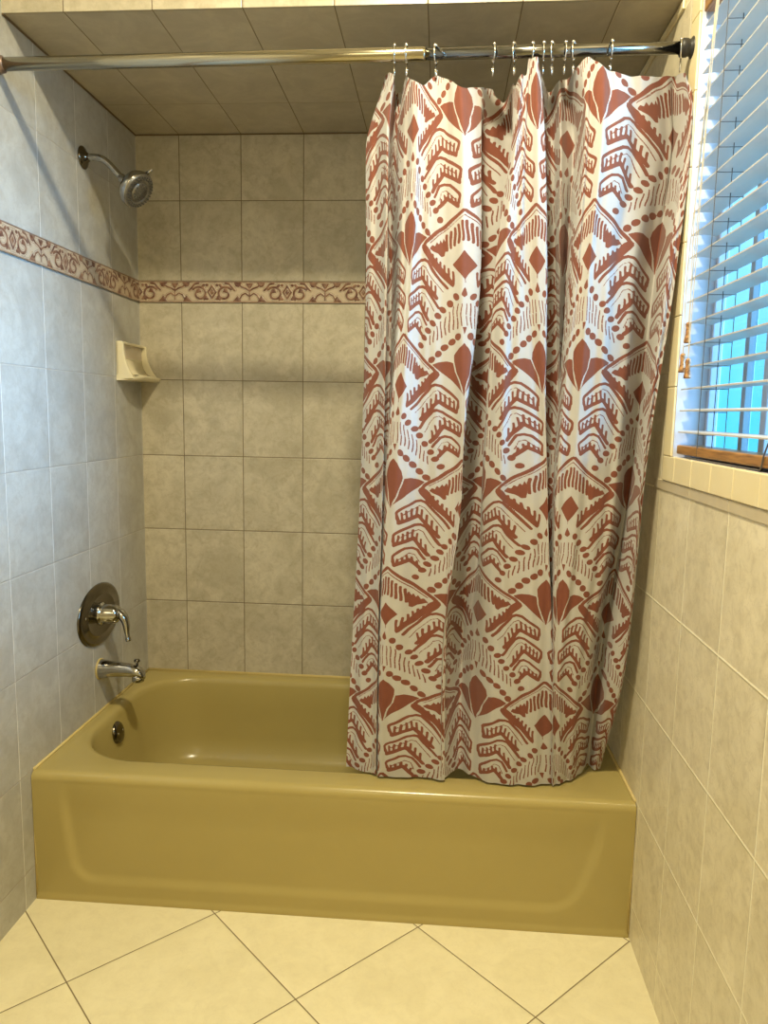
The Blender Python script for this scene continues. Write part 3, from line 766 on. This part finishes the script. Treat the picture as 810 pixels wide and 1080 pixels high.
try: me.polygons.foreach_set('loop_total', np.full(len(F_), 4, dtype=np.int32))
except Exception: pass
a_ = me.attributes.new('print', 'FLOAT', 'POINT'); a_.data.foreach_set('value', PR)
uvl = me.uv_layers.new(name='UVMap')
cuv = np.stack([cell_w.ravel(), cell_v.ravel()], 1)[F_.ravel()].astype(np.float32)
uvl.data.foreach_set('uv', cuv.ravel())
me.update(calc_edges=True); me.validate(); me.materials.append(M['curtain']); me.shade_smooth()
cur = empty('shower_curtain', cur_org)
tag(cur, 'white cotton shower curtain printed with rust coloured tulips, diamonds and chevrons', 'shower curtain')
link(bpy.data.objects.new('curtain_panel', me), cur)
# ------------------------------------------------------------------ curtain hooks
def colat(s):
    i = int(round((s-S0)/(S1-S0)*(NSC-1))); return i
ringx = [.9062,.9323,.9948,1.1153,1.1595,1.196,1.2195,1.238,1.2635,1.2815,1.3575,1.4985]
rlabel = ['first hook from the curtain\'s left edge, beside its white corner',
          'second hook from the left, over the narrow pale fold',
          'third hook from the left, alone above a tulip print',
          'fourth hook from the left, past the first wide sag of the hem',
          'fifth hook from the left, left neighbour of the bunched hooks',
          'sixth hook from the left, over the tall narrow fold',
          'seventh hook from the left, in the middle of the bunch',
          'eighth hook from the left, in the middle of the bunch',
          'ninth hook from the left, first of the pair before the wide fold',
          'tenth hook from the left, last of the bunched hooks',
          'eleventh hook from the left, alone above the wide flat panel',
          'last hook beside the black end cap of the rod']
def hook_parts(root, drop):
    bm = bmesh.new()
    c = [(0, .0175*math.sin(a), .0172*math.cos(a)) for a in [PI*(-.93+1.62*k/26) for k in range(27)]]
    pts = [(p[0], p[1], p[2]) for p in c]
    end = pts[-1]
    tail = catmull([end, (0,.004,-.019), (0,-.001,-.026), (0,-.0035,-.027-drop*.6), (0,0,-.030-drop), (0,.006,-.028-drop), (0,.007,-.020-drop*.8)], 6)
    tube(bm, pts + [tuple(v) for v in tail[1:]], .0016, 8)
    w = obj('wire', bm, M['steel'], root, True)
    for k, a in enumerate((-.55,-.27,0,.27,.55)):
        bm = bmesh.new(); ball(bm, (0, .0178*math.sin(a), .0178*math.cos(a)), .0038, 10)
        obj('roller_bead', bm, M['steel'], root, True)
    bm = bmesh.new(); ball(bm, (0, .007, -.0185-drop*.8), .0026, 10); obj('ball_tip', bm, M['steel'], root, True)
    bm = bmesh.new(); ball(bm, (c[0][0], c[0][1], c[0][2]), .0026, 10); obj('ball_tip', bm, M['steel'], root, True)
proto = None
for i, x in enumerate(ringx):
    p = rodp(x)
    if proto is None:
        r = empty('curtain_hook', p); hook_parts(r, .012); proto = r
    else:
        r = proto.copy(); C.objects.link(r); r.location = p
        for ch in list(proto.children):
            c_ = ch.copy(); C.objects.link(c_); c_.parent = r
    if x < JX: pass
    else: r.location.z -= .0022
    r.rotation_euler = (0, 0, random.uniform(-.35, .35) if i else 0.0)
    tag(r, 'beaded chrome ' + rlabel[i], 'curtain hook', 'beaded hooks along the shower rod')

# ------------------------------------------------------------------ window
wn = empty('window_1', (W+.08, (WY0+WY1)/2, WZ0)); struct(wn)
WL = Vector(wn.location)
def wobj(name, bm, m, par=wn, sm=False):
    o = obj(name, bm, m, par, sm); 
    if par is wn: o.location = -WL
    return o
bm = bmesh.new()
xa, xb = W+.062, W+.084
e_ = .0008
for (y0,y1,z0,z1) in ((WY1-.012,WY1-e_,WZ0+e_,WZ1-e_),(WY0+e_,WY0+.030,WZ0+e_,WZ1-e_),(WY0+.030,WY1-.012,WZ0+e_,WZ0+.020),(WY0+.030,WY1-.012,WZ1-.034,WZ1-e_)):
    box(bm, xa, xb, y0, y1, z0, z1, .002)
wobj('window_frame', bm, M['vinyl'])
bm = bmesh.new(); box(bm, xa+.004, xb-.004, -.268, -.250, WZ0+.020, WZ1-.034, .001); wobj('mullion', bm, M['grey_frame'])
bm = bmesh.new(); box(bm, xa, xb-.002, -.375, -.352, WZ0+.020, WZ1-.034, .002); wobj('sash_rail', bm, M['vinyl'])
for (y0, y1) in ((-.250,WY1-.012),(-.352,-.268),(WY0+.030,-.375)):
    bm = bmesh.new(); box(bm, xa+.014, xa+.018, y0, y1, WZ0+.020, WZ1-.034); wobj('pane', bm, M['pane'])

# ------------------------------------------------------------------ venetian blind
bl = empty('venetian_blind', (W+.03, -.57, 1.2))
tag(bl, 'white slatted venetian blind with brown wooden rails hanging in the window', 'window blind')
BL = Vector(bl.location)
def bobj(name, bm, m, par=bl, sm=False):
    o = obj(name, bm, m, par, sm)
    if par is bl: o.location = -BL
    return o
by0, by1 = WY0+.008, -.088
xf, xr = W+.004, W+.054
bm = bmesh.new(); box(bm, W+.001, W+.056, by0, by1+.006, 2.078, 2.128, .003)
hr = bobj('headrail', bm, M['wood']); hr['label'] = 'brown wooden headrail'
bm = bmesh.new(); box(bm, W+.003, W+.056, by0, by1, 1.2035, 1.2225, .003)
br = bobj('bottom_rail', bm, M['wood']); br['label'] = 'brown wooden bottom rail'
def slat_mesh():
    bm = bmesh.new(); n_ = 8; top = []; bot = []
    for k in range(n_+1):
        t = k/n_; x = xf+(xr-xf)*t; c = .0035*math.sin(PI*t)
        top.append((x, c+.0013)); bot.append((x, c-.0013))
    loop = top + bot[::-1]
    A = [bm.verts.new((x, by0, z)) for x, z in loop]; B = [bm.verts.new((x, by1, z)) for x, z in loop]; m_ = len(loop)
    for k in range(m_): bm.faces.new((A[k], A[(k+1)%m_], B[(k+1)%m_], B[k]))
    bm.faces.new(A[::-1]); bm.faces.new(B)
    return bm
PITCH = .0445; z = 1.2495; first = None
while z < 2.07:
    if first is None:
        first = bobj('slat', slat_mesh(), M['slat']); o = first
    else:
        o = first.copy(); C.objects.link(o); o.parent = bl
    o.location = (-BL.x, -BL.y, z-BL.z); z += PITCH
zlast = z - PITCH
for yc in (-.216, -.585, -.93):
    bm = bmesh.new()
    for xx in (xf-.0008, xr+.0008): tube(bm, [(xx, yc, 1.205), (xx+.0003, yc+.001, 1.6), (xx, yc, 2.08)], .0008, 6)
    zz = 1.2495
    while zz < 2.07: tube(bm, [(xf, yc, zz-.0032), (xr, yc+.001, zz-.0028)], .0007, 6); zz += PITCH
    bobj('ladder_cord', bm, M['cord'])
    bm = bmesh.new(); tube(bm, [((xf+xr)/2, yc-.006, 1.205), ((xf+xr)/2, yc-.006, 2.08)], .0009, 6); bobj('lift_cord', bm, M['cord'])
# pull cords with wooden tassels
pc = [(W-.004,-.135,1.472,1.430),(W-.006,-.119,1.411,1.372),(W-.007,-.158,1.398,1.358)]
for k, (x, y, zt_, zb_) in enumerate(pc):
    bm = bmesh.new()
    yy = -.170-.012*k
    pts = catmull([(W+.001, yy, 2.083), (x, yy+.004, 2.03), (x-.001, (yy+y)/2+.004*(k-1), 1.80), (x, y+.006*(1 if k%2 else -1), 1.58), (x, y, zt_)], 8)
    tube(bm, pts, .0010, 6)
    if k == 2:
        pts2 = catmull([(W+.001, yy+.02, 2.083), (x-.002, yy+.018, 1.95), (x-.002, y+.016, 1.7), (x, y, zt_)], 8); tube(bm, pts2, .0010, 6)
    cd = bobj('pull_cord', bm, M['cord_tan'])
    h = zt_-zb_
    bm = bmesh.new(); lathe(bm, [(0,0),(.0035,-.0005),(.0052,-.003),(.0055,-.008),(.0046,-.013),(.0050,-.022),(.0064,-h+.008),(.0072,-h+.003),(.0066,-h),(0,-h)], (x, y, zt_), (0,0,1), 18)
    obj('wooden_tassel', bm, M['tassel'], cd, True)
# slack cord end lying on the ledge under the bottom rail
bm = bmesh.new(); tube(bm, catmull([(W+.0005,-.555,1.26),(W+.001,-.53,1.225),(W+.0004,-.522,1.2025),(W+.004,-.49,1.1995),(W+.003,-.36,1.1993),(W+.004,-.25,1.1992),(W+.003,-.16,1.1992)], 8), .0014, 8)
bobj('loose_cord', bm, M['cord'])

# ------------------------------------------------------------------ camera
R3 = (0.9970011387274449, 0.07546717646622081, 0.01712993439550815)
U3 = (-0.02678927335094347, 0.12890528440468627, 0.9912949926666005)
F3 = (-0.0726020950765648, 0.9887811349984198, -0.13054042615883485)
cam = bpy.data.cameras.new('camera'); cam.sensor_fit = 'HORIZONTAL'; cam.sensor_width = 36.0
cam.lens = 791.7495701358504/810*36.0; cam.clip_start = .02; cam.clip_end = 60
co_ = bpy.data.objects.new('camera', cam); C.objects.link(co_)
co_.matrix_world = Matrix(((R3[0],U3[0],-F3[0],1.02618),(R3[1],U3[1],-F3[1],-1.73187),(R3[2],U3[2],-F3[2],1.27866),(0,0,0,1)))
bpy.context.scene.camera = co_

# ------------------------------------------------------------------ light
def area(name, loc, target, size, power, col, shape='DISK', size_y=None):
    l = bpy.data.lights.new(name, 'AREA'); l.shape = shape; l.size = size
    if size_y: l.size_y = size_y
    l.energy = power; l.color = col
    o = bpy.data.objects.new(name, l); C.objects.link(o); o.location = loc
    o.rotation_euler = (Vector(target)-Vector(loc)).to_track_quat('-Z', 'Y').to_euler(); return o
area('ceiling_lamp', (.96, -.82, 2.685), (.96, -.82, 0), .14, 47, (1.0, .88, .58))
area('front_fill', (.70, -2.2, 2.15), (.75, -.4, .9), .7, 5.5, (1.0, .88, .54))  # added warm fill from the viewer's side, no known fixture
sun = bpy.data.lights.new('daylight', 'SUN'); sun.energy = 13.5; sun.angle = math.radians(38); sun.color = (.30, .60, 1.0)
so_ = bpy.data.objects.new('daylight', sun); C.objects.link(so_)
so_.rotation_euler = Vector((-1.5, .52, -.42)).to_track_quat('-Z', 'Y').to_euler()
po = area('window_portal', (W+.10, (WY0+WY1)/2, (WZ0+WZ1)/2), (0, (WY0+WY1)/2, (WZ0+WZ1)/2), 1.1, 1, (1,1,1), 'RECTANGLE', 1.1)
po.data.cycles.is_portal = True
w = bpy.data.worlds.new('World'); bpy.context.scene.world = w; w.use_nodes = True
nt = w.node_tree; bg = nt.nodes['Background']
tc = nt.nodes.new('ShaderNodeTexCoord'); sp = nt.nodes.new('ShaderNodeSeparateXYZ'); nt.links.new(tc.outputs['Generated'], sp.inputs[0])
cr = nt.nodes.new('ShaderNodeValToRGB'); nt.links.new(sp.outputs[2], cr.inputs[0])
cr.color_ramp.elements[0].position = 0.0; cr.color_ramp.elements[0].color = (.10,.62,.92,1)
cr.color_ramp.elements[1].position = .5; cr.color_ramp.elements[1].color = (.62,.84,.98,1)
nt.links.new(cr.outputs[0], bg.inputs[0]); bg.inputs[1].default_value = 1.6
vs_ = bpy.context.scene.view_settings
vs_.view_transform = 'Standard'; vs_.look = 'None'; vs_.exposure = 0.0; vs_.gamma = 1.0; vs_.use_curve_mapping = False
